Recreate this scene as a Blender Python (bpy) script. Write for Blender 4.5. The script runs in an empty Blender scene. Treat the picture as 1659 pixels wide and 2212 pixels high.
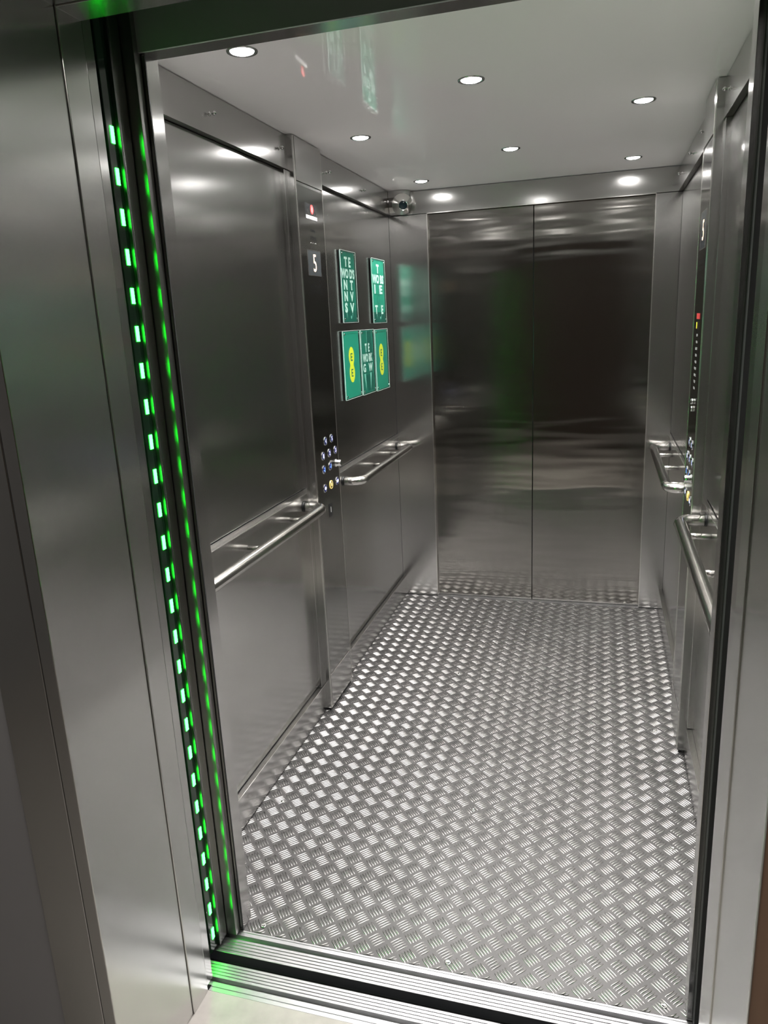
import bpy, math, random
from mathutils import Vector, Matrix
S = bpy.context.scene
COL = S.collection
random.seed(4)

# ------------------------------------------------------------------ camera
f_px, yaw, pit, rol = 1592.97, math.radians(-16.7256), math.radians(-14.5082), math.radians(-2.6977)
fw = Vector((math.sin(yaw)*math.cos(pit), math.cos(yaw)*math.cos(pit), math.sin(pit)))
r0 = Vector((math.cos(yaw), -math.sin(yaw), 0)); u0 = r0.cross(fw)
rr = math.cos(rol)*r0 + math.sin(rol)*u0
uu = -math.sin(rol)*r0 + math.cos(rol)*u0
cd = bpy.data.cameras.new('camera'); cam = bpy.data.objects.new('camera', cd); COL.objects.link(cam)
cam.matrix_world = Matrix(((rr.x, uu.x, -fw.x, .2691), (rr.y, uu.y, -fw.y, -3.9676), (rr.z, uu.z, -fw.z, 1.5706), (0, 0, 0, 1)))
cd.sensor_fit = 'HORIZONTAL'; cd.sensor_width = 36.0; cd.lens = f_px/1659*36.0
cd.clip_start = .02
S.camera = cam

# ------------------------------------------------------------------ world, exposure
w = bpy.data.worlds.new('world'); S.world = w; w.use_nodes = True
w.node_tree.nodes['Background'].inputs[0].default_value = (.5, .55, .6, 1)
w.node_tree.nodes['Background'].inputs[1].default_value = .02
S.view_settings.view_transform = 'Standard'; S.view_settings.look = 'None'
S.view_settings.exposure = 1.1; S.view_settings.gamma = 1; S.view_settings.use_curve_mapping = False
LAMP = 26.0           # glow of the downlight lenses in the lift ceiling
SPOT = 44.0           # beam of each of those downlights, watts
LOBBY_LAMP = 98.0    # downlights in the lobby ceiling
LED = 25.0            # green door-edge LEDs

# ------------------------------------------------------------------ materials
def mat(name, col, rough=.5, metal=0.0, emit=None, es=0.0, **kw):
    m = bpy.data.materials.new(name); m.use_nodes = True
    b = m.node_tree.nodes['Principled BSDF']
    b.inputs['Base Color'].default_value = (*col, 1); b.inputs['Roughness'].default_value = rough
    b.inputs['Metallic'].default_value = metal
    if emit: b.inputs['Emission Color'].default_value = (*emit, 1); b.inputs['Emission Strength'].default_value = es
    for k, v in kw.items(): b.inputs[k.replace('_', ' ')].default_value = v
    return m

def steel(name, col=(.55, .546, .536), rough=.18, aniso=.6, wave=.0, grain=.04, wscale=(2.0, 2.0, 9.0)):
    """brushed stainless steel, grain running up the sheet"""
    m = mat(name, col, rough, 1.0); nt = m.node_tree; N = nt.nodes; L = nt.links; b = N['Principled BSDF']
    b.inputs['Anisotropic'].default_value = aniso
    g = N.new('ShaderNodeNewGeometry')
    cr = N.new('ShaderNodeVectorMath'); cr.operation = 'CROSS_PRODUCT'; cr.inputs[1].default_value = (.05, .03, 1)
    L.new(g.outputs['True Normal'], cr.inputs[0]); 
    b.inputs['Anisotropic Rotation'].default_value = 0.0
    L.new(cr.outputs[0], b.inputs['Tangent'])
    mp = N.new('ShaderNodeMapping'); mp.inputs['Scale'].default_value = (900, 900, 6)
    L.new(g.outputs['Position'], mp.inputs[0])
    n = N.new('ShaderNodeTexNoise'); n.inputs['Scale'].default_value = 1; n.inputs['Detail'].default_value = 2
    L.new(mp.outputs[0], n.inputs[0])
    mr = N.new('ShaderNodeMapRange'); mr.inputs[3].default_value = rough*(1-grain*2); mr.inputs[4].default_value = rough*(1+grain*2)
    L.new(n.outputs[0], mr.inputs[0]); L.new(mr.outputs[0], b.inputs['Roughness'])
    # broad smudges
    n3 = N.new('ShaderNodeTexNoise'); n3.inputs['Scale'].default_value = 3; n3.inputs['Detail'].default_value = 3
    L.new(g.outputs['Position'], n3.inputs[0])
    mx = N.new('ShaderNodeMapRange'); mx.inputs[3].default_value = .93; mx.inputs[4].default_value = 1.05
    L.new(n3.outputs[0], mx.inputs[0])
    vm = N.new('ShaderNodeVectorMath'); vm.operation = 'SCALE'; vm.inputs[0].default_value = col
    L.new(mx.outputs[0], vm.inputs['Scale']); L.new(vm.outputs[0], b.inputs['Base Color'])
    if wave:
        mp2 = N.new('ShaderNodeMapping'); mp2.inputs['Scale'].default_value = wscale
        L.new(g.outputs['Position'], mp2.inputs[0])
        n2 = N.new('ShaderNodeTexNoise'); n2.inputs['Scale'].default_value = 1; n2.inputs['Detail'].default_value = 1
        L.new(mp2.outputs[0], n2.inputs[0])
        bp = N.new('ShaderNodeBump'); bp.inputs['Strength'].default_value = 1; bp.inputs['Distance'].default_value = wave
        L.new(n2.outputs[0], bp.inputs['Height']); L.new(bp.outputs[0], b.inputs['Normal'])
    return m

M = {}
M['steel'] = steel('brushed steel', wave=.0006)
M['steel_door'] = steel('brushed steel door', (.33, .32, .30), .12, .85, wave=.0022, wscale=(1.6, 1.6, 13))
M['steel_portal'] = steel('brushed steel portal', (.58, .58, .565), .22, .6, wave=.0012)
M['steel_cop'] = steel('polished steel plate', (.42, .42, .41), .13, .4, wave=.0002)
M['steel_dull'] = steel('dull steel', (.30, .30, .29), .3, .3)
M['rail_dull'] = mat('dark anodised rail', (.16, .165, .16), .35, 1.0)
M['steel_edge'] = mat('bright steel edge', (.75, .74, .71), .22, 1.0)
M['tube'] = mat('satin tube', (.70, .685, .66), .17, 1.0)
M['chrome'] = mat('chrome', (.8, .8, .8), .06, 1.0)
M['header_paint'] = mat('grey header steel', (.40, .41, .41), .45, .6)
M['dark'] = mat('shadow gap', (.02, .021, .022), .6)
M['black'] = mat('black plastic', (.012, .013, .014), .25)
M['strip'] = mat('dark strip cover', (.008, .02, .012), .12)
M['led'] = mat('green led', (.05, .8, .2), .4, 0, (.011, 1, .022), LED)
M['lamp'] = mat('lamp lens', (1, 1, 1), .4, 0, (1, .975, .95), LAMP)
M['lamp_lobby'] = mat('warm lamp lens', (1, 1, 1), .4, 0, (1, .95, .88), LOBBY_LAMP)
M['bezel'] = mat('lamp bezel', (.75, .75, .75), .2, 1.0)
M['ceiling'] = mat('gloss white panel', (.93, .91, .915), .035)
M['lobby_ceiling'] = mat('lobby ceiling paint', (.55, .54, .52), .7)
M['brown'] = mat('brown laminate', (.085, .056, .040), .45)
M['brown_reflect'] = mat('brown painted reflection', (.42, .265, .18), .5)
M['lobby_grey'] = mat('lobby plaster', (.36, .36, .37), .7)
M['alu_floor'] = None
def acrylic():
    m = bpy.data.materials.new('clear acrylic'); m.use_nodes = True; nt = m.node_tree; N = nt.nodes; L = nt.links
    N.remove(N['Principled BSDF'])
    tr = N.new('ShaderNodeBsdfTransparent'); tr.inputs[0].default_value = (.90, .96, .94, 1)
    gl = N.new('ShaderNodeBsdfGlossy'); gl.inputs['Roughness'].default_value = .03
    fr = N.new('ShaderNodeFresnel'); fr.inputs[0].default_value = 1.49
    mx = N.new('ShaderNodeMixShader'); ge = N.new('ShaderNodeNewGeometry')
    fb = N.new('ShaderNodeMath'); fb.operation = 'SUBTRACT'; fb.use_clamp = True
    L.new(fr.outputs[0], fb.inputs[0]); L.new(ge.outputs['Backfacing'], fb.inputs[1]); L.new(fb.outputs[0], mx.inputs[0]); L.new(tr.outputs[0], mx.inputs[1]); L.new(gl.outputs[0], mx.inputs[2])
    L.new(mx.outputs[0], N['Material Output'].inputs[0]); return m
M['acrylic'] = acrylic()
M['green'] = mat('green poster paper', (.022, .27, .185), .35)
M['green2'] = mat('deep green poster paper', (.012, .165, .115), .35)
M['green3'] = mat('dark green ink', (.006, .10, .075), .4)
M['white_ink'] = mat('white ink', (.62, .74, .70), .5)
M['pale_ink'] = mat('pale green ink', (.20, .50, .42), .5)
M['yellow'] = mat('yellow ink', (.80, .74, .03), .5)
M['white'] = mat('white print', (.5, .51, .5), .6)
M['red'] = mat('red print', (.32, .02, .02), .4)
M['blue_glow'] = mat('blue lit legend', (.1, .2, 1), .4, 0, (.12, .30, 1.0), 1.5)
M['white_glow'] = mat('pale lit legend', (.8, .8, 1), .4, 0, (.42, .46, 1.0), 1.1)
M['yellow_glow'] = mat('yellow lit legend', (1, .8, .2), .4, 0, (1.0, .72, .14), .9)
M['amber_glow'] = mat('amber digit', (1, .8, .5), .4, 0, (1.0, .62, .34), .75)
M['yellow_ring'] = mat('yellow lit ring', (.8, .7, .3), .2, .6, (1, .72, .12), .22)
M['button'] = mat('backlit button face', (.01, .012, .05), .15, 0, (.01, .02, .30), .12)
M['glass_black'] = mat('display glass', (.03, .034, .036), .08)
M['lens'] = mat('lens glass', (.01, .02, .025), .04)

def floor_mat(name, col, rough, bump):
    m = mat(name, col, rough, 1.0); nt = m.node_tree; N = nt.nodes; L = nt.links; b = N['Principled BSDF']
    g = N.new('ShaderNodeNewGeometry')
    n = N.new('ShaderNodeTexNoise'); n.inputs['Scale'].default_value = 5; n.inputs['Detail'].default_value = 6
    L.new(g.outputs['Position'], n.inputs[0])
    cr = N.new('ShaderNodeMapRange'); cr.inputs[1].default_value = .3; cr.inputs[2].default_value = .7
    cr.inputs[3].default_value = .88; cr.inputs[4].default_value = 1.08
    L.new(n.outputs[0], cr.inputs[0])
    vm = N.new('ShaderNodeVectorMath'); vm.operation = 'SCALE'; vm.inputs[0].default_value = col
    L.new(cr.outputs[0], vm.inputs['Scale']); L.new(vm.outputs[0], b.inputs['Base Color'])
    n2 = N.new('ShaderNodeTexNoise'); n2.inputs['Scale'].default_value = 380; n2.inputs['Detail'].default_value = 3
    L.new(g.outputs['Position'], n2.inputs[0])
    bp = N.new('ShaderNodeBump'); bp.inputs['Strength'].default_value = .5; bp.inputs['Distance'].default_value = bump
    L.new(n2.outputs[0], bp.inputs['Height']); L.new(bp.outputs[0], b.inputs['Normal'])
    return m
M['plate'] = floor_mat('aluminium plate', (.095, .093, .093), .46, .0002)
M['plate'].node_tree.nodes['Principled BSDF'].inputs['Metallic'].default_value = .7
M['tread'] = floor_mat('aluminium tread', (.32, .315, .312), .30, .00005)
M['sill'] = floor_mat('aluminium sill', (.44, .44, .45), .38, .0003)

def stone_mat():
    m = mat('beige stone floor', (.6, .57, .52), .45); nt = m.node_tree; N = nt.nodes; L = nt.links; b = N['Principled BSDF']
    g = N.new('ShaderNodeNewGeometry')
    n = N.new('ShaderNodeTexNoise'); n.inputs['Scale'].default_value = 22; n.inputs['Detail'].default_value = 7
    L.new(g.outputs['Position'], n.inputs[0])
    r = N.new('ShaderNodeValToRGB'); r.color_ramp.elements[0].position = .3; r.color_ramp.elements[0].color = (.36, .335, .315, 1)
    r.color_ramp.elements[1].position = .65; r.color_ramp.elements[1].color = (.43, .40, .378, 1)
    L.new(n.outputs[0], r.inputs[0]); L.new(r.outputs[0], b.inputs['Base Color'])
    return m
M['stone'] = stone_mat()

# ------------------------------------------------------------------ mesh helpers
class MB:
    def __init__(s): s.v = []; s.f = []; s.sm = []
    def add(s, vs, fs, smooth=False):
        o = len(s.v); s.v += [tuple(p) for p in vs]
        for q in fs: s.f.append(tuple(i+o for i in q)); s.sm.append(smooth)
        return s
    def box(s, x0, x1, y0, y1, z0, z1):
        x0, x1 = min(x0, x1), max(x0, x1); y0, y1 = min(y0, y1), max(y0, y1); z0, z1 = min(z0, z1), max(z0, z1)
        v = [(x, y, z) for z in (z0, z1) for y in (y0, y1) for x in (x0, x1)]
        return s.add(v, [(0, 2, 3, 1), (4, 5, 7, 6), (0, 1, 5, 4), (2, 6, 7, 3), (0, 4, 6, 2), (1, 3, 7, 5)])
    def lathe(s, c, axis, prof, seg=32, smooth=True):
        """prof: (radius, distance along axis) pairs"""
        c = Vector(c); a = Vector(axis).normalized()
        t = a.orthogonal().normalized(); b = a.cross(t)
        vs = []; fs = []
        for (r, h) in prof:
            for i in range(seg):
                an = 2*math.pi*i/seg
                vs.append(c+a*h+(t*math.cos(an)+b*math.sin(an))*r)
        n = len(prof)
        for k in range(n-1):
            for i in range(seg):
                j = (i+1) % seg
                fs.append((k*seg+i, k*seg+j, (k+1)*seg+j, (k+1)*seg+i))
        if prof[0][0] > 1e-6: fs.append(tuple(range(seg))[::-1])
        if prof[-1][0] > 1e-6: fs.append(tuple((n-1)*seg+i for i in range(seg)))
        return s.add(vs, fs, smooth)
    def cyl(s, p0, p1, r, seg=24, smooth=True):
        p0 = Vector(p0); p1 = Vector(p1); h = (p1-p0).length
        return s.lathe(p0, p1-p0, [(r, 0), (r, h)], seg, smooth)
    def tube(s, pts, r, seg=24):
        pts = [Vector(p) for p in pts]; vs = []; fs = []
        up = Vector((0, 0, 1))
        for i, p in enumerate(pts):
            d = (pts[min(i+1, len(pts)-1)]-pts[max(i-1, 0)]).normalized()
            side = d.cross(up).normalized(); u2 = side.cross(d)
            for k in range(seg):
                an = 2*math.pi*k/seg
                vs.append(p+(side*math.cos(an)+u2*math.sin(an))*r)
        for i in range(len(pts)-1):
            for k in range(seg):
                j = (k+1) % seg
                fs.append((i*seg+k, (i+1)*seg+k, (i+1)*seg+j, i*seg+j))
        fs.append(tuple(range(seg))[::-1]); fs.append(tuple((len(pts)-1)*seg+k for k in range(seg)))
        return s.add(vs, fs, True)
    def prism(s, poly, fn, d0, d1):
        """2-D polygon placed by fn(u, v, depth)"""
        n = len(poly)
        vs = [fn(u, v, d0) for u, v in poly]+[fn(u, v, d1) for u, v in poly]
        fs = [tuple(range(n))[::-1], tuple(range(n, 2*n))]+[(i, (i+1) % n, n+(i+1) % n, n+i) for i in range(n)]
        return s.add(vs, fs)
    def mesh(s, name, m):
        me = bpy.data.meshes.new(name); me.from_pydata(s.v, [], s.f)
        me.polygons.foreach_set('use_smooth', s.sm); me.materials.append(m); me.update()
        import bmesh
        bm = bmesh.new(); bm.from_mesh(me); bmesh.ops.recalc_face_normals(bm, faces=bm.faces); bm.to_mesh(me); bm.free()
        return me
    def obj(s, name, m, parent=None, bevel=0.0):
        o = bpy.data.objects.new(name, s.mesh(name, m)); COL.objects.link(o)
        if parent: attach(o, parent)
        if bevel:
            b = o.modifiers.new('bevel', 'BEVEL'); b.width = bevel; b.segments = 2; b.limit_method = 'ANGLE'
        return o

def attach(o, parent):
    """keep the world placement of o when it becomes a child"""
    o.parent = parent
    o.matrix_parent_inverse = world(parent).inverted()
def world(o):
    m = Matrix.LocRotScale(o.location, o.rotation_euler, o.scale)
    return world(o.parent) @ o.matrix_parent_inverse @ m if o.parent else m
def thing(name, label, cat, loc, group=None):
    o = bpy.data.objects.new(name, None); o.empty_display_size = .05; COL.objects.link(o)
    o.location = loc; o['label'] = label; o['category'] = cat
    if group: o['group'] = group
    return o
def struct(name, label=None):
    o = bpy.data.objects.new(name, None); o.empty_display_size = .05; COL.objects.link(o); o['kind'] = 'structure'
    if label: o['label'] = label
    return o
def skind(o): o['kind'] = 'structure'; return o
def box(name, m, parent, *a, bevel=0.0): return MB().box(*a).obj(name, m, parent, bevel)

_tc = {}
def text_geo(s, bold=False):
    if (s, bold) in _tc: return _tc[s, bold]
    c = bpy.data.curves.new('t', 'FONT'); c.body = s; c.size = 1; c.align_x = 'CENTER'; c.align_y = 'CENTER'; c.resolution_u = 3; c.offset = .045 if bold else 0
    o = bpy.data.objects.new('t', c); COL.objects.link(o)
    dg = bpy.context.evaluated_depsgraph_get(); me = bpy.data.meshes.new_from_object(o.evaluated_get(dg))
    vs = [v.co.copy() for v in me.vertices]; fs = [tuple(p.vertices) for p in me.polygons]
    bpy.data.objects.remove(o); bpy.data.curves.remove(c); bpy.data.meshes.remove(me)
    x0 = min(v.x for v in vs); x1 = max(v.x for v in vs); y0 = min(v.y for v in vs); y1 = max(v.y for v in vs)
    vs = [((v.x-x0)/(x1-x0)-.5, (v.y-y0)/(y1-y0)-.5) for v in vs]
    _tc[s, bold] = (vs, fs); return _tc[s, bold]
def put_text(mb, s, fn, cu, cv, w_, h_, depth, bold=False):
    """text filling a box w_ x h_ centred on (cu, cv) of the surface fn"""
    vs, fs = text_geo(s, bold)
    mb.add([fn(cu+x*w_, cv+y*h_, depth) for x, y in vs], fs)

def letters(s, fn, cu, cv, w_, h_, depth, parent):
    """the same, each letter an object of its own"""
    vs, fs = text_geo(s, True); g = list(range(len(vs)))
    def root(a):
        while g[a] != a: g[a] = g[g[a]]; a = g[a]
        return a
    for q in fs:
        for t in q[1:]: g[root(t)] = root(q[0])
    for rt in sorted(set(root(q[0]) for q in fs)):
        mine = [q for q in fs if root(q[0]) == rt]; idx = sorted(set(i for q in mine for i in q)); mp = {a: b for b, a in enumerate(idx)}
        MB().add([fn(cu+vs[i][0]*w_, cv+vs[i][1]*h_, depth) for i in idx], [tuple(mp[i] for i in q) for q in mine]).obj('letter', M['white_ink'], parent)

# ------------------------------------------------------------------ main dimensions
XL, XR, ZC, H = -.803, .591, 2.21, 2.10
OL, OR = -.618, .493
YB, YF = -2.467, -2.515
PL, PR = XL-.020, XR+.020      # planes of the recessed wall panels

# ------------------------------------------------------------------ lift floor with raised tread pattern
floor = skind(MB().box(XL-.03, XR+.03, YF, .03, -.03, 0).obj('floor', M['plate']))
floor['label'] = 'aluminium five-bar tread plate floor of the lift'
def bars(sign):
    mb = MB(); d = Vector((1, sign, 0)).normalized(); n = Vector((-sign, 1, 0)).normalized()
    for k in range(5):
        c = n*((k-2)*.0078); Lh = .0172
        st = [-.72, -.3, .15, .6]
        vs = [c-d*Lh]
        for t in st:
            ww = .0026*math.sqrt(1-t*t); hh = .0015*math.sqrt(1-t*t)+.0002
            p = c+d*Lh*t
            vs += [p-n*ww, p-n*ww*.45+Vector((0, 0, hh)), p+n*ww*.45+Vector((0, 0, hh)), p+n*ww]
        vs.append(c+d*Lh)
        fs = [(0, 1+i+1, 1+i) for i in range(3)]
        for q in range(len(st)-1):
            for i in range(3): fs.append((1+q*4+i, 1+q*4+i+1, 1+(q+1)*4+i+1, 1+(q+1)*4+i))
        l = 1+(len(st)-1)*4; fs += [(l+i, l+i+1, len(vs)-1) for i in range(3)]
        mb.add(vs, fs, True)
    return mb
barA, barB = bars(1), bars(-1)
meA = barA.mesh('tread_patch', M['tread']); meB = barB.mesh('tread_patch', M['tread'])
pos = []
P = .0611
for i in range(-13, 14):
    for j in range(-4, 42):
        for (bx, by, kind) in ((-.076, -2.34, 0), (-.0455, -2.309, 1)):
            x, y = bx+i*P, by+j*P
            if XL+.018 < x < XR-.018 and YF+.018 < y < -.016: pos.append((x, y, kind))
pos.sort(key=lambda p: (p[0]-.27)**2+(p[1]+3.97)**2)
for (x, y, k) in pos[:300]:
    o = bpy.data.objects.new('tread_patch', (meA, meB)[k]); o.location = (x, y, 0); COL.objects.link(o); o.parent = floor
rest = MB()
for (x, y, k) in pos[300:]:
    src = (barA, barB)[k]; rest.add([(v[0]+x, v[1]+y, v[2]) for v in src.v], src.f, True)
# bars cut off along the edges of the sheet
inner = set((round(x, 4), round(y, 4)) for x, y, k in pos)
for i in range(-14, 15):
    for j in range(-5, 43):
        for (bx, by, k) in ((-.076, -2.34, 0), (-.0455, -2.309, 1)):
            x, y = bx+i*P, by+j*P
            if (round(x, 4), round(y, 4)) in inner or not (XL-.02 < x < XR+.02 and YF-.02 < y < .02): continue
            src = (barA, barB)[k]; nb = len(src.v)//5
            for q in range(5):
                vv = [(v[0]+x, v[1]+y, v[2]) for v in src.v[q*nb:(q+1)*nb]]
                if sum(v[1] > YF+.001 and v[1] < -.005 and XL < v[0] < XR for v in vv) < 4: continue
                vv = [(min(max(a, XL-.002), XR+.002), min(max(b, YF+.0005), -.0045), c) for a, b, c in vv]
                rest.add(vv, [tuple(t-q*nb for t in f) for f in src.f[q*len(src.f)//5:(q+1)*len(src.f)//5]], True)
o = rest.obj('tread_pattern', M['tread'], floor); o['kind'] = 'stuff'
o['label'] = 'remaining raised five-bar patches further back on the floor plate'
sm = MB().lathe((0, 0, 0), (0, 0, 1), [(.0085, 0), (.0080, .0014), (.0045, .0016), (.0030, .0006)], 20).mesh('screw', M['chrome'])
for (x, y) in [(-.571, -2.488), (-.063, -2.488), (.447, -2.488), (.511, -1.934), (.502, -1.263), (-.735, -1.98), (-.098, -1.884), (-.70, -.384), (-.326, -.394), (-.317, -.941), (.505, -.531)]:
    o = bpy.data.objects.new('screw', sm); o.location = (x, y, .0008); COL.objects.link(o); o.parent = floor

# ------------------------------------------------------------------ lift ceiling
ceil = skind(MB().box(XL-.03, XR+.03, YB-.04, .03, ZC, ZC+.04).obj('ceiling', M['ceiling']))
ceil['label'] = 'glossy pale grey ceiling panel of the lift'

# ------------------------------------------------------------------ side walls
def side_wall(name, label, X, sgn, spans, strips, studs):
    """sgn +1: wall faces +x.  X is the frieze / skirting face"""
    wl = struct(name, label)
    back = X-sgn*.035; pn = X-sgn*.020
    box('backing', M['dark'], wl, back, X-sgn*.030, YB, .0, .0, ZC)
    for (a, b) in spans:
        box('frieze', M['steel'], wl, back, X, a, b, 2.096, ZC-.003, bevel=.0012)
        box('upper_panel', M['steel'], wl, back, pn, a, b, .959, 2.094, bevel=.0015)
        box('lower_panel', M['steel'], wl, back, pn, a, b, .120, .933, bevel=.0015)
        box('dado_strip', M['steel'], wl, back, pn+sgn*.003, a, b, .9375, .9555, bevel=.001)
        box('edge_glint', M['steel_edge'], wl, back, pn+sgn*.005, a, b, .9345, .9368, bevel=.0006)  # bright bead standing in for the panel edge catching light
        box('skirting', M['steel'], wl, back, X, a, b, .005, .116, bevel=.0012)
    for (a, b) in strips:
        box('frame_strip', M['steel'], wl, pn-sgn*.002, X-sgn*.003, a, b, .118, 2.095, bevel=.001)
    st = MB().lathe((0, 0, 0), (sgn, 0, 0), [(.0065, 0), (.0065, .002), (.0028, .0025), (.0028, .010), (.0055, .0115), (.0062, .015), (.0045, .019), (.001, .0205)], 20).mesh('stud', M['chrome'])
    for (y, z) in studs:
        o = bpy.data.objects.new('stud', st); o.location = (X-sgn*.0005, y, z); COL.objects.link(o); o.parent = wl
    return wl
side_wall('wall_left', 'left lift wall of brushed steel panels with frieze and skirting', XL, 1, [(YB, -1.372), (-1.11, -.001)], [(-1.398, -1.372)],
          [(-1.91, 2.153), (-1.44, 2.153), (-.975, 2.152), (-.512, 2.150), (-.125, 2.150)])
side_wall('wall_right', 'right lift wall of brushed steel panels with frieze and skirting', XR, -1, [(YB, -1.402), (-1.158, -.001)], [(-1.428, -1.402)],
          [(-1.99, 2.153), (-1.50, 2.153), (-.97, 2.153), (-.60, 2.152), (-.15, 2.150)])

# ------------------------------------------------------------------ rear wall and rear doors
wr = struct('wall_rear', 'steel return panels and header around the rear lift doors')
box('return_panel', M['steel'], wr, XL-.02, OL, 0, .045, .004, 2.094, bevel=.001)
box('return_panel', M['steel'], wr, OR, XR+.02, 0, .045, .004, 2.094, bevel=.001)
box('header', M['steel'], wr, XL-.02, XR+.02, 0, .045, 2.097, ZC-.003, bevel=.001)
box('edge_trim', M['steel_edge'], wr, OL-.002, OL+.0015, -.0015, .03, .004, 2.095)
box('edge_trim', M['steel_edge'], wr, OR-.0015, OR+.002, -.0015, .03, .004, 2.095)
box('edge_trim', M['steel_edge'], wr, OL, OR, -.001, .02, 2.0945, 2.0975)
box('backing', M['dark'], wr, XL-.03, XR+.03, .06, .07, -.03, ZC)
d1 = struct('door_1', 'closed centre-opening brushed steel rear lift doors')
box('door_leaf', M['steel_door'], d1, OL-.04, -.0800, .022, .050, .006, 2.12, bevel=.0012)
box('door_leaf', M['steel_door'], d1, -.0765, OR+.04, .022, .050, .006, 2.12, bevel=.0012)
rs = thing('rear_threshold', 'thin bright aluminium threshold at the foot of the closed rear doors', 'threshold', (-.06, .01, 0))
box('threshold_strip', M['sill'], rs, OL, OR, -.004, .022, -.001, .0035)

# ------------------------------------------------------------------ front wall of the lift (returns and transom)
wf = struct('wall_front', 'front return posts and transom of the lift entrance')
for (a, b) in ((XL-.02, OL), (OR, XR+.02)):
    box('return_post', M['steel'], wf, a, b, YF, YB, .002, ZC, bevel=.0012)
box('transom', M['steel'], wf, OL, OR, YF, YB, H+.006, ZC, bevel=.0012)
box('mitre_strip', M['dark'], wf, OL-.001, OL+.0006, YF-.0015, YF+.002, .0, H+.006)

# car door leaves, parked open
d2 = struct('door_2', 'open lift car door leaves parked behind the entrance posts')
for s_, ox in ((-1, OL), (1, OR)):
    if s_ < 0: box('door_post', M['steel_dull'], d2, ox+s_*.008, ox+s_*.05, -2.5395, YF-.003, .004, 2.2, bevel=.0012)
    else: box('gap_shade', M['dark'], d2, ox+s_*.012, ox+s_*.05, -2.5415, YF-.002, .004, 2.2, bevel=.0012)  # matte dark block put in for the shade of the door gap
    box('door_leaf', M['steel'], d2, ox+s_*.034, ox+s_*.5, -2.5745, -2.5425, .008, 2.2, bevel=.0012)
hd = struct('trim_2', 'dark steel door header plate above the gap between lift and landing')
box('header_plate', M['header_paint'], hd, OL-.3, OR+.3, YF-.010, YF-.004, H+.004, 2.42)
box('header_cover', M['dark'], hd, OL-.45, OR+.45, -2.69, YF-.010, 2.40, 2.42)
box('side_cover', M['dark'], hd, OL-.47, OL-.45, -2.69, YF-.010, -.15, 2.42)
box('side_cover', M['dark'], hd, OR+.45, OR+.47, -2.69, YF-.010, -.15, 2.42)
# landing door leaves
d3 = struct('door_3', 'open landing door leaves parked behind the portal')
for s_, ox in ((-1, OL), (1, OR)):
    e1, e2 = (.004, .034) if s_ < 0 else (.0015, .004)
    box('door_leaf', M['steel'], d3, ox+s_*e1, ox+s_*.43, -2.7010, -2.6740, .008, 2.2, bevel=.0012)
    box('door_leaf', M['steel'], d3, ox+s_*e2, ox+s_*.43, -2.6700, -2.642, .008, 2.2, bevel=.0012)

# ------------------------------------------------------------------ portal
pt = struct('trim_1', 'wide brushed steel portal lining the landing opening')
for s_, ox in ((-1, OL), (1, OR)):
    box('jamb', M['steel_portal'], pt, ox, ox+s_*.08, -2.7705, -2.7060, 0, H+.2, bevel=.0012)
    box('reveal_panel', M['steel_portal'], pt, ox+s_*.003, ox+s_*(.03 if s_ < 0 else .006), -3.016, -2.7715, 0, H+.2, bevel=.0015)
    if s_ < 0: box('architrave', M['steel_portal'], pt, ox+s_*.0315, ox+s_*.13, -3.016, -2.99, 0, H+.33, bevel=.0015)
box('header_reveal', M['steel_portal'], pt, OL, OR, -2.7705, -2.7045, H, H+.2, bevel=.0012)
box('header_reveal', M['steel_portal'], pt, OL-.003, OR+.003, -3.016, -2.7715, H+.002, H+.2, bevel=.0015)
box('architrave', M['steel_portal'], pt, OL-.13, OR+.13, -3.016, -2.99, H+.2015, H+.33)
box('header_return', M['steel_portal'], pt, OL-.3, OR+.3, -2.7040, -2.700, H+.14, 2.40)

# ------------------------------------------------------------------ sills
def sill(name, label, y0, y1, gy0, gy1, n, ledge):
    """grooved plate y0..y1, guide groove gy0..gy1 then ledge to ledge"""
    t = thing(name, label, 'threshold', ((OL+OR)/2, y0, 0))
    a, b = OL-.28, OR+.28
    poly = []
    ya, yb = min(y0, y1), max(y0, y1); stp = (yb-ya)/n
    poly.append((ya, -.03)); poly.append((ya, -.0006))
    for i in range(n):
        q = ya+i*stp
        poly += [(q+stp*.10, .0), (q+stp*.76, .0), (q+stp*.80, -.0016), (q+stp*.96, -.0016)]
    poly += [(yb, -.0006), (yb, -.03)]
    MB().prism(poly, lambda u, v, d: (d, u, v), a, b).obj('grooved_plate', M['sill'], t)
    box('guide_channel', M['sill'], t, a, b, gy0, gy1, -.03, -.012)
    la, lb = min(gy1, ledge), max(gy1, ledge)
    q = (lb-la)
    poly = [(la, -.03), (la, 0), (la+q*.55, 0), (la+q*.60, -.0015), (la+q*.68, -.0015), (la+q*.73, 0), (lb, 0), (lb, -.03)]
    MB().prism(poly, lambda u, v, d: (d, u, v), OL-.25 if gy1 > -2.6 else OL, OR+.25 if gy1 > -2.6 else OR).obj('nosing', M['sill'], t)
    return t
sill('lift_sill', 'grooved aluminium sill on the lift side of the black gap', -2.592, -2.545, -2.545, -2.5325, 5, -2.5155)
sill('landing_sill', 'grooved aluminium sill on the landing side of the black gap', -2.666, -2.622, -2.679, -2.666, 5, -2.6785)
t = bpy.data.objects['landing_sill']
for c in [c for c in COL.objects if c.parent == t and c.name.startswith('nosing')]: bpy.data.objects.remove(c)
poly = [(-2.7035, -.03), (-2.7035, 0), (-2.6935, 0), (-2.693, -.0015), (-2.6915, -.0015), (-2.691, .0), (-2.679, 0), (-2.679, -.03)]
MB().prism(poly, lambda u, v, d: (d, u, v), OL, OR).obj('nosing', M['sill'], t)
pit_ = struct('trim_3', 'dark gap between the two sills')
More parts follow.
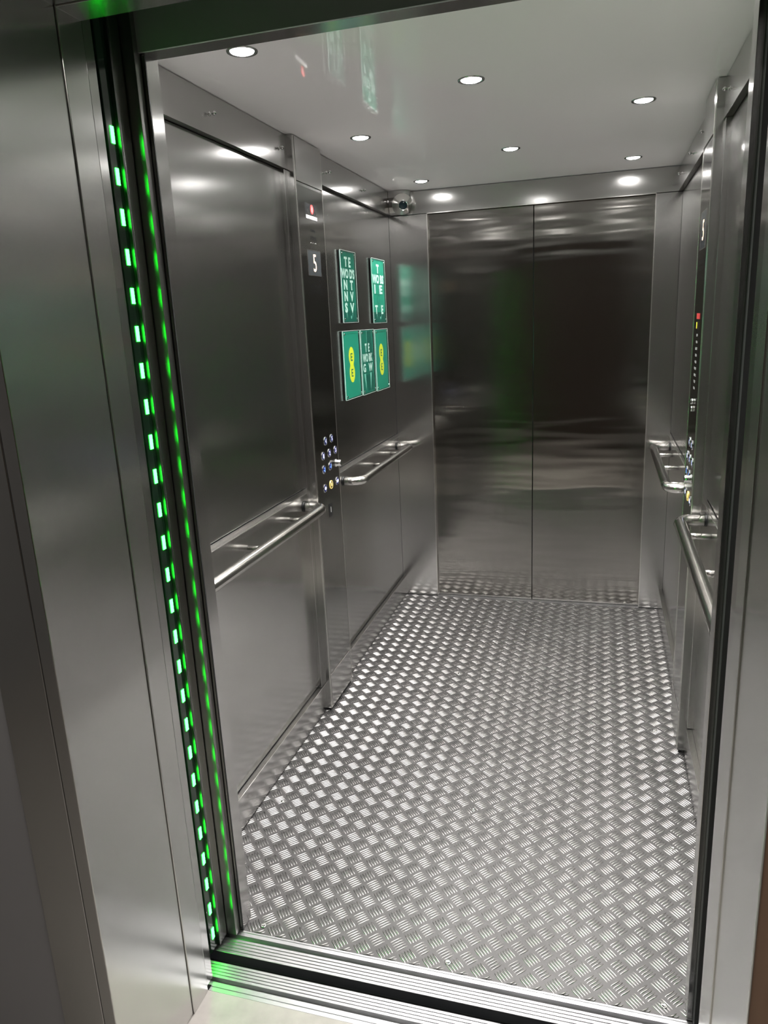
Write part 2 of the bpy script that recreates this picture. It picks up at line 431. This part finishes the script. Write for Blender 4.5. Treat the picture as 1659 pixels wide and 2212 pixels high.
box('gap_bottom', M['dark'], pit_, OL-.45, OR+.45, -2.71, YF+.0, -.16, -.15)
box('gap_side', M['dark'], pit_, OL-.40, OR+.40, -2.5925, -2.592, -.15, -.03)

# ------------------------------------------------------------------ lobby
fl = skind(MB().box(-2.3, 2.2, -6.2, -2.704, -.05, 0).obj('floor', M['stone'])); fl['label'] = 'pale beige stone floor of the lobby'
fj = MB()
lc = skind(MB().box(-2.3, 2.2, -6.2, -3.0, 2.72, 2.76).obj('ceiling', M['lobby_ceiling']))
skind(MB().box(-2.3, OL-.131, -3.012, -2.98, 0, 2.72).obj('wall_lobby', M['lobby_grey']))
skind(MB().box(OR+.0065, 2.2, -3.012, -2.98, 0, 2.72).obj('wall_lobby', M['brown_reflect']))  # replaces the steel architrave; its brown paints in the reflected lobby
skind(MB().box(OL-.131, OR+.131, -3.012, -2.98, H+.331, 2.72).obj('wall_lobby', M['lobby_grey']))
skind(MB().box(-2.33, -2.3, -6.2, -2.98, 0, 2.72).obj('wall_lobby', M['lobby_grey']))
skind(MB().box(2.2, 2.23, -6.2, -2.98, 0, 2.72).obj('wall_lobby', M['brown']))
skind(MB().box(-2.33, 2.23, -6.23, -6.2, 0, 2.72).obj('wall_lobby', M['brown']))

# ------------------------------------------------------------------ downlights
def downlight(label, x, y, z, m, r=.0275, group=None, loc_par=None):
    t = thing('downlight', label, 'downlight', (x, y, z), group)
    MB().lathe((x, y, z), (0, 0, -1), [(r+.0005, -.0005), (r+.0015, .0015), (r+.006, .0032), (r+.0095, .0024), (r+.0105, .0), (r+.0105, -.001)], 40).obj('bezel', M['bezel'], t)
    MB().lathe((x, y, z), (0, 0, -1), [(r, -.002), (r, .002), (r*.8, .0042), (r*.4, .0052), (.0005, .0055)], 40).obj('lens', m, t)
    return t
DL = [(-.578, -2.147, 'round recessed downlight nearest the entrance on the left of the ceiling'),
      (-.103, -1.689, 'round recessed downlight of the middle column, the one nearer the entrance'),
      (.373, -1.244, 'round recessed downlight on the right of the ceiling above the right control column'),
      (-.584, -1.201, 'round recessed downlight above the left control column'),
      (-.103, -.745, 'round recessed downlight of the middle column, the one nearer the rear doors'),
      (.375, -.298, 'round recessed downlight nearest the right rear corner of the ceiling'),
      (-.586, -.245, 'round recessed downlight beside the security camera'),
      (.373, -2.19, 'round recessed downlight nearest the entrance on the right, cut off by the frame')]
for x, y, l in DL:
    q = downlight(l, x, y, ZC, M['lamp'], group='downlights in the lift ceiling')
    ld = bpy.data.lights.new('beam', 'SPOT'); ld.energy = SPOT; ld.spot_size = math.radians(150); ld.spot_blend = 1.0
    ld.shadow_soft_size = .022; ld.color = (1, .97, .94)
    lo = bpy.data.objects.new('beam', ld); COL.objects.link(lo); attach(lo, q); lo.location = (x, y, ZC-.0062)
for x, y, l in [(-.95, -3.45, 'warm downlight in the lobby ceiling left of the lift'), (.1, -3.50, 'warm downlight in the lobby ceiling before the lift'), (1.1, -3.6, 'warm downlight in the lobby ceiling right of the lift'), (-.2, -4.9, 'warm downlight in the lobby ceiling furthest from the lift')]:
    downlight(l, x, y, 2.72, M['lamp_lobby'], r=.05, group='downlights in the lobby ceiling')

# ------------------------------------------------------------------ green door-edge light strips
def light_strip(label, X, sgn, lit=True):
    t = thing('light_strip', label, 'light strip', (X-sgn*.005, -2.597, 0), 'green door-edge light strips')
    y0, y1 = -2.615, -2.5765
    box('housing', M['strip'], t, X-sgn*.02, X-sgn*.001, y0, y1, .01, 2.2, bevel=.002)
    box('mount', M['steel'], t, X-sgn*.03, X-sgn*.020, y0-.004, y1, .01, 2.2)
    box('edge_rail', M['rail_dull'], t, X-sgn*.006, X+sgn*.0065, y1-.0060, y1-.0005, .01, 2.19)
    me = MB().box(X-sgn*.002, X+sgn*.0006, -.0048, .0048, -.0155, .0155).mesh('led', M['led'])
    for i in range(26 if lit else 0):
        o = bpy.data.objects.new('led', me); o.location = (0, -2.5975, 1.945-i*.0754); COL.objects.link(o); attach(o, t)
        o.location = (0, -2.5975, 1.945-i*.0754)
    return t
light_strip('dark vertical strip with glowing green LEDs at the left edge of the entrance', -.657, 1)
light_strip('unlit dark vertical strip at the right edge of the entrance', .532, -1, False)

# ------------------------------------------------------------------ handrails
def rail(label, Xw, sgn, y0, y1, posts, z=.890):
    """Xw wall panel plane; rail axis 100 mm out"""
    t = thing('handrail', label, 'handrail', (Xw, (y0+y1)/2, z), 'tubular steel handrails')
    ax = Xw+sgn*.085; R = .052; r = .0195
    pts = []
    def arc(cy, d, rev):
        out = []
        for k in range(9):
            a = math.pi/2*k/8
            # from wall direction to rail direction
            out.append((ax-sgn*R+sgn*R*math.sin(a), cy+d*(R-R*math.cos(a))-0, z))
        return out[::-1] if rev else out
    A = [(Xw+sgn*.001, y0, z)]+arc(y0, 1, False)
    B = arc(y1, -1, True)+[(Xw+sgn*.001, y1, z)]
    MB().tube(A+B, r, 28).obj('rail', M['tube'], t)
    for (yy) in (y0, y1):
        MB().cyl((Xw, yy, z), (Xw+sgn*.004, yy, z), r+.0012).obj('collar', M['black'], t)
    for (yy, d) in ((y0, 1), (y1, -1)):
        MB().cyl((ax, yy+d*(R+.001), z), (ax, yy+d*(R+.0022), z), r+.0004, 28).obj('joint_ring', M['black'], t)
    for p in posts:
        MB().cyl((Xw, p, z-.016), (ax, p, z-.016), .0098, 20).obj('bracket', M['tube'], t)
    return t
rail('steel tube handrail on the left wall nearer the entrance, below the large upper panel', PL, 1, -2.40, -1.402, [-2.25, -1.889, -1.541])
rail('steel tube handrail on the left wall beneath the green posters', PL, 1, -.940, -.030, [-.819, -.479, -.163])
rail('steel tube handrail on the right wall nearer the entrance, running behind the right post', PR, -1, -2.42, -1.440, [-2.25, -1.93, -1.575])
rail('steel tube handrail on the right wall between the control column and the rear doors', PR, -1, -.980, -.030, [-.83, -.49, -.175])

# ------------------------------------------------------------------ control columns
def control_column(label, X, sgn, y0, y1, right):
    """X: column face plane, wall at X - sgn*.025"""
    t = thing('control_column', label, 'control panel', (X-sgn*.01, (y0+y1)/2, 0), 'control columns')
    back = X-sgn*.05
    cy = (y0+y1)/2
    fn = lambda u, v, d: (X+sgn*d, cy+sgn*u, v)   # u to the reader's right
    box('casing', M['steel'], t, back, X-sgn*.002, y0, y1, .012, ZC-.002, bevel=.0015)
    box('plinth', M['black'], t, back, X-sgn*.006, y0+.004, y1-.004, 0.0, .012)
    ya, yb = y0+.013, y1-.005
    box('head_plate', M['steel'], t, X-sgn*.004, X+sgn*.0015, ya, yb, 2.062, ZC-.004, bevel=.001)
    box('face_plate', M['steel_cop'], t, X-sgn*.004, X, ya, yb, .162, 2.052, bevel=.001)
    box('foot_plate', M['steel'], t, X-sgn*.004, X+sgn*.0006, ya, yb, .014, .158, bevel=.001)
    box('corner_bead', M['steel_edge'], t, X-sgn*.004, X+sgn*.0004, y0+.003, y0+.008, .014, ZC-.004, bevel=.001)
    box('corner_bead', M['steel_edge'], t, X-sgn*.004, X+sgn*.0012, y1-.0035, y1-.0005, .014, ZC-.004, bevel=.0008)
    # maker's lettering; lighter patch paints in the reflection on the face plate
    if not right:
        n = MB().prism([(-.058, 1.963), (.058, 1.963), (.058, 1.999), (-.058, 1.999)], fn, .0, .0003).obj('sheen_patch', M['steel'], t)
        k = MB(); put_text(k, 'LIFTW', fn, -.030, 1.981, .052, .034, .0006, True); put_text(k, 'RKS', fn, .038, 1.981, .032, .034, .0006, True)
        k.obj('lettering', M['black'], n)
        k = MB().lathe(fn(.0095, 1.981, 0), (sgn, 0, 0), [(.0165, .0003), (.0165, .0009)], 24, False).obj('red_dot', M['red'], n)
        MB().prism([(.0095-.004, 1.981), (.0095, 1.969), (.0095+.004, 1.981), (.0095, 1.993)], fn, .0009, .0013).obj('arrow_mark', M['white'], n)
        k = MB(); put_text(k, 'RAISING YOUR EXPECTATIONS', fn, .0025, 1.952, .112, .013, .0008, True); k.obj('strapline', M['white'], n)
        k = MB(); put_text(k, '2500kg', fn, .005, 1.905, .05, .012, .0004); put_text(k, '33 PERSONS', fn, .008, 1.88, .062, .013, .0004)
        k.obj('engraving', M['black'], t)
        for du in (-.02, .0, .02, .03): MB().lathe(fn(du, 1.862, 0), (sgn, 0, 0), [(.003, 0), (.0022, .0012), (.0005, .0016)], 10).obj('dimple', M['chrome'], t)
    # display
    dz0, dz1 = (1.748, 1.836)
    if right: dz0, dz1 = 1.748, 1.860
    scr = MB().prism([(-.062, dz0), (.066, dz0), (.066, dz1), (-.062, dz1)], fn, -.001, .0008).obj('display', M['glass_black'], t)
    fr = MB()
    for (a, b, c, d) in ((-.064, .068, dz1, dz1+.002), (-.064, .068, dz0-.002, dz0), (-.064, -.062, dz0, dz1), (.066, .068, dz0, dz1)):
        fr.prism([(a, c), (b, c), (b, d), (a, d)], fn, 0, .0012)
    fr.obj('display_frame', M['steel_edge'], scr)
    k = MB(); put_text(k, '5', fn, .004, (dz0+dz1)/2, .030, .062, .0014); k.obj('digit', M['amber_glow'], scr)
    k = MB(); put_text(k, 'IN CASE OF FIRE', fn, .0, 1.708, .11, .012, .0004); put_text(k, 'DO NOT USE LIFT', fn, .003, 1.688, .11, .012, .0004)
    k.obj('notice', M['black'], t)
    k = MB(); put_text(k, ':::', fn, .012, 1.612, .024, .012, .0006); put_text(k, '..', fn, .012, 1.600, .016, .003, .0006); k.obj('braille', M['chrome'], t)
    if right:
        MB().prism([(-.032, 1.530), (.045, 1.530), (.045, 1.548), (-.032, 1.548)], fn, 0, .001).obj('red_label', M['red'], t)
        sl = MB().prism([(-.012, 1.497), (.012, 1.497), (.012, 1.523), (-.012, 1.523)], fn, 0, .003).obj('switch_frame', M['chrome'], t)
        MB().prism([(-.008, 1.500), (.006, 1.500), (.006, 1.520), (-.008, 1.520)], fn, .003, .0035).obj('switch_plate', M['yellow'], sl)
        k = MB()
        for i, s_ in enumerate(['OFF', 'FAN', 'LIGHT', 'DOOR', 'HOLD', 'PRIORITY', 'SERVICE', 'TEST', 'RUN']):
            put_text(k, s_, fn, .0, 1.478-i*.0215, min(.05, .011*len(s_)), .008, .0005)
        k.obj('engraving', M['white'], t)
        for du, dz in ((-.022, 1.258), (.008, 1.262), (-.006, 1.236)):
            q = MB().lathe(fn(du, dz, 0), (sgn, 0, 0), [(.0095, 0), (.0095, .005), (.0075, .0065), (.0005, .0065)], 20).obj('key_switch', M['chrome'], t)
            MB().prism([(du-.001, dz-.004), (du+.001, dz-.004), (du+.001, dz+.004), (du-.001, dz+.004)], fn, .0066, .0072).obj('keyhole', M['black'], q)
    # call buttons
    step = .0705
    rows = [(1.120, [(-.5, '4', 'white_glow'), (.5, '5', 'white_glow')]),
            (1.066, [(-1, '1', 'white_glow'), (0, '2', 'white_glow'), (1, '3', 'white_glow')]),
            (1.012, [(-1, '-2', 'blue_glow'), (0, '-1', 'blue_glow'), (1, None, 'key')]),
            (.936, [(-1, '<|>', 'white_glow'), (0, 'bell', 'yellow_glow'), (1, '>|<', 'white_glow')])]
    off = .028 if not right else 0.0
    for z, bs in rows:
        for (k_, s_, g_) in bs:
            u = k_*step + (.024 if not right else .0)*1.0
            u = k_*step*1.0 + BO[0 if not right else 1]
            if s_ is None:
                q = MB().lathe(fn(u, z, 0), (sgn, 0, 0), [(.0165, 0), (.0165, .003), (.013, .004), (.013, .022), (.011, .024), (.0005, .024)], 28).obj('key_switch', M['chrome'], t)
                MB().prism([(u-.0015, z-.007), (u+.0015, z-.007), (u+.0015, z+.007), (u-.0015, z+.007)], fn, .0241, .0248).obj('keyhole', M['black'], q)
                continue
            q = MB().lathe(fn(u, z, 0), (sgn, 0, 0), [(.0175, 0), (.0175, .0022), (.0155, .0032), (.0142, .0016), (.0142, .0005)], 28).obj('button', M['chrome'] if g_ != 'yellow_glow' else M['yellow_ring'], t)
            MB().lathe(fn(u, z, 0), (sgn, 0, 0), [(.0142, .0008), (.0140, .0024), (.0005, .0026)], 24).obj('button_face', M['button'] if g_ != 'yellow_glow' else M['brown'], q)
            k = MB()
            if s_ == 'bell':
                k.prism([(u-.006, z-.005), (u+.006, z-.005), (u+.0045, z-.002), (u+.0035, z+.005), (u, z+.008), (u-.0035, z+.005), (u-.0045, z-.002)], fn, .0027, .0032)
            elif s_ in ('<|>', '>|<'):
                d = 1 if s_ == '<|>' else -1
                for e in (-1, 1):
                    a, b_ = (u+e*.003, u+e*.010) if d == 1 else (u+e*.010, u+e*.003)
                    k.prism([(a, z-.006), (b_, z), (a, z+.006)], fn, .0027, .0032)
                k.prism([(u-.001, z-.007), (u+.001, z-.007), (u+.001, z+.007), (u-.001, z+.007)], fn, .0027, .0032)
            else:
                put_text(k, s_, fn, u, z, .0075*len(s_)+(.002 if len(s_) == 1 else 0), .0155, .0031)
            k.obj('legend', M[g_], q)
    cr = MB().prism([(-.016, .808), (.020, .808), (.020, .862), (-.016, .862)], fn, 0, .0012).obj('card_reader', M['black'], t)
    MB().prism([(.002, .826), (.005, .826), (.005, .848), (.002, .848)], fn, .0012, .0016).obj('reader_mark', M['white'], cr)
    return t
BO = (.0265, .012)
control_column('steel control column on the left wall with lit display reading 5 and blue buttons', -.778, 1, -1.372, -1.105, False)
control_column('steel control column on the right wall seen nearly edge on, with red label', .567, -1, -1.402, -1.160, True)

# ------------------------------------------------------------------ posters under acrylic
def poster(label, y0, y1, z0, z1, kind):
    t = thing('poster', label, 'poster', (PL, (y0+y1)/2, z0), 'green posters under clear acrylic')
    X0 = PL+.004; y0 += .040; y1 += .040
    cy, cz = (y0+y1)/2, (z0+z1)/2; W, Hh = y1-y0, z1-z0
    fn = lambda u, v, d: (X0+d, cy+u, cz+v)
    rect = lambda a, b, c, d: [(a, c), (b, c), (b, d), (a, d)]
    MB().prism(rect(-W/2, W/2, -Hh/2, Hh/2), fn, 0, .0012).obj('backing_sheet', M['dark'], t)
    pr = MB().prism(rect(-W/2+.003, W/2-.003, -Hh/2+.003, Hh/2-.003), fn, .0012, .0016).obj('print', M['green2'] if kind in (1, 3) else M['green'], t)
    MB().prism(rect(-W/2, W/2, -Hh/2, Hh/2), fn, .0030, .0070).obj('acrylic_sheet', M['acrylic'], t)
    eg = MB()
    for (a, b, c, d) in ((-W/2, W/2, -Hh/2-.0008, -Hh/2), (-W/2, W/2, Hh/2, Hh/2+.0008), (-W/2-.0008, -W/2, -Hh/2, Hh/2), (W/2, W/2+.0008, -Hh/2, Hh/2)):
        eg.prism(rect(a, b, c, d), fn, .0052, .0070)
    eg.obj('sheet_edge', M['white_ink'], t)
    k = MB(); s = MB(); dk = MB()
    D = .0019
    if kind in (1, 2):
        rows = {1: [('T E', .105, .36), ('WO D\'S', .315, .0), ('N  T', .52, .0), ('N  V', .725, .0), ('S  V', .90, .0)],
                2: [('T', .13, .0), ('WO BS', .32, 0), ('I  E', .50, 0), (None, .66, 0), ('T   E', .84, 0)]}[kind]
        usable = Hh*.80; top = Hh/2-Hh*.07
        for i, (tx, q, _) in enumerate(rows):
            zc = top-usable*(i+.5)/5
            wd = W*(.42 if i == 0 else .86 if i == 1 else .62)
            if tx is None: 
                fr = MB()
                for (a, b, c, d) in ((-.016, .016, .018, .0195), (-.016, .016, -.0195, -.018), (-.016, -.0145, -.018, .018), (.0145, .016, -.018, .018)): dk.prism(rect(a, b, zc+c, zc+d), fn, .0016, D)
                continue
            if kind == 2 and i == 0: wd = W*.2
            letters(tx, fn, .002, zc, wd, usable/5*.88, D, pr)
            dk.prism(rect(-wd/2, wd/2, zc-usable/10-.0009, zc-usable/10+.0009), fn, .0016, D)
        for sx in (-.045, .045):
            MB().prism([(sx*1.0-.007, -Hh*.30), (sx+.007, -Hh*.30), (sx*.8, -Hh*.44)], fn, .0016, .0018).obj('beam', M['pale_ink'], pr)
        dk.prism(rect(-.0008, .0008, Hh*.2, Hh/2-.004), fn, .0016, D)
        dk.prism(rect(-W/2+.003, W/2-.003, -Hh/2+.003, -Hh*.33), fn, .0016, .00165)
        MB().prism([(math.cos(a)*.007+.02, math.sin(a)*.007-Hh*.425) for a in [2*math.pi*i/20 for i in range(20)]], fn, .0016, .0018).obj('small_mark', M['pale_ink'], pr)
    elif kind == 3:
        for i, (tx, wd) in enumerate([('T  E', W*.34), ('WO RK', W*.72), ('G   W', W*.72)]):
            zc = Hh*(.22-i*.155)
            letters(tx, fn, .002, zc, wd, Hh*.135, D, pr)
            dk.prism(rect(-wd/2, wd/2, zc-Hh*.078, zc-Hh*.072), fn, .0016, D)
        for sx in (-.05, .045):
            MB().prism([(sx-.014, -Hh*.18), (sx+.012, -Hh*.18), (sx*.75, -Hh*.46)], fn, .0016, .0018).obj('beam', M['pale_ink'], pr)
        MB().prism([(-.003, Hh*.48), (.003, Hh*.48), (.0, Hh*.27)], fn, .0016, .0018).obj('beam', M['pale_ink'], pr)
        dk.prism([(-W*.2, -Hh*.2), (W*.42, -Hh*.2), (W*.42, -Hh*.46), (-W*.05, -Hh*.46)], fn, .0016, .00165)
        dk.prism([(0, Hh*.48), (W*.3, Hh*.48), (W*.44, Hh*.05), (W*.06, Hh*.05)], fn, .0016, .00165)
    else:
        y = MB()
        for cz_ in (.0365, -.0365):
            y.prism([(math.cos(a)*.037, cz_+math.sin(a)*.0425) for a in [2*math.pi*i/40 for i in range(40)]], fn, .0016, .0018 if cz_ > 0 else .00185)
        y.prism(rect(-.024, .024, -.012, .012), fn, .0016, .00175)
        y.obj('logo', M['yellow'], pr)
        for cz_ in (.034, -.036):
            e = MB()
            for (a, b, c, d) in ((-.013, -.006, -.017, .017), (-.006, .013, .012, .017), (-.006, .008, -.003, .003), (-.006, .013, -.017, -.012)):
                e.prism(rect(a, b, cz_+c, cz_+d), fn, .0019, .0022)
            e.obj('letter', M['green2'], pr)
    if dk.v: dk.obj('dark_bands', M['green3'], pr)
    sm_ = MB().lathe((0, 0, 0), (1, 0, 0), [(.0055, 0), (.0055, .0015), (.004, .0028), (.0005, .0032)], 18).mesh('fixing', M['chrome'])
    for sy in (-1, 1):
        for sz in (-1, 1):
            o = bpy.data.objects.new('fixing', sm_); COL.objects.link(o); p = fn(sy*(W/2-.018), sz*(Hh/2-.014), .0068)
            attach(o, t); o.location = p
    return t
poster('green acrylic-covered poster of large white letters, upper row nearer the control column', -.878, -.672, 1.571, 1.873, 1)
poster('green acrylic-covered poster of white letters, upper row nearer the rear corner', -.424, -.196, 1.563, 1.868, 2)
poster('green poster with yellow double-oval logo, lower row beside the control column', -.903, -.668, 1.237, 1.535, 4)
poster('darker green poster of white letters, middle of the lower row', -.652, -.440, 1.234, 1.534, 3)
poster('green poster with yellow double-oval logo, lower row nearest the rear corner', -.420, -.192, 1.230, 1.531, 4)

# ------------------------------------------------------------------ security camera in the rear left corner
t = thing('security_camera', 'brushed steel corner security camera with round black lens', 'camera', (XL, 0, ZC), None)
prof = []
n = 14
def corner_outline(a, b): # quarter super-ellipse from the left wall to the rear wall
    return [(XL+a*math.sin(math.pi/2*i/n)**.6, -b*math.cos(math.pi/2*i/n)**.6) for i in range(n+1)]
lv = [(ZC-.001, .112, .070), (2.175, .112, .070), (2.13, .106, .064), (2.105, .092, .054), (2.097, .070, .040)]
vs = []; fs = []
for (z, a, b) in lv:
    vs += [(x, y, z) for x, y in corner_outline(a, b)]+[(XL, -.0005, z)]
m_ = n+2
for i in range(len(lv)-1):
    for k in range(m_):
        j = (k+1) % m_; fs.append((i*m_+k, i*m_+j, (i+1)*m_+j, (i+1)*m_+k))
fs.append(tuple(range(m_))); fs.append(tuple((len(lv)-1)*m_+k for k in range(m_))[::-1])
MB().add(vs, fs, False).obj('housing', M['steel'], t, bevel=.002)
ax = Vector((.42, -.84, -.34)).normalized(); c0 = Vector((XL+.058, -.030, 2.152))
MB().lathe(c0, ax, [(.046, 0), (.0525, .018), (.0535, .026), (.052, .031), (.0255, .052), (.0245, .0535)], 48).obj('cone', M['steel_edge'], t)
lens = MB().lathe(c0, ax, [(.0250, .052), (.0265, .056), (.0240, .0580), (.0220, .054)], 40).obj('lens_ring', M['chrome'], t)
MB().lathe(c0, ax, [(.0215, .050), (.0210, .0535), (.016, .0565), (.009, .0585), (.0005, .0592)], 32).obj('lens', M['lens'], lens)
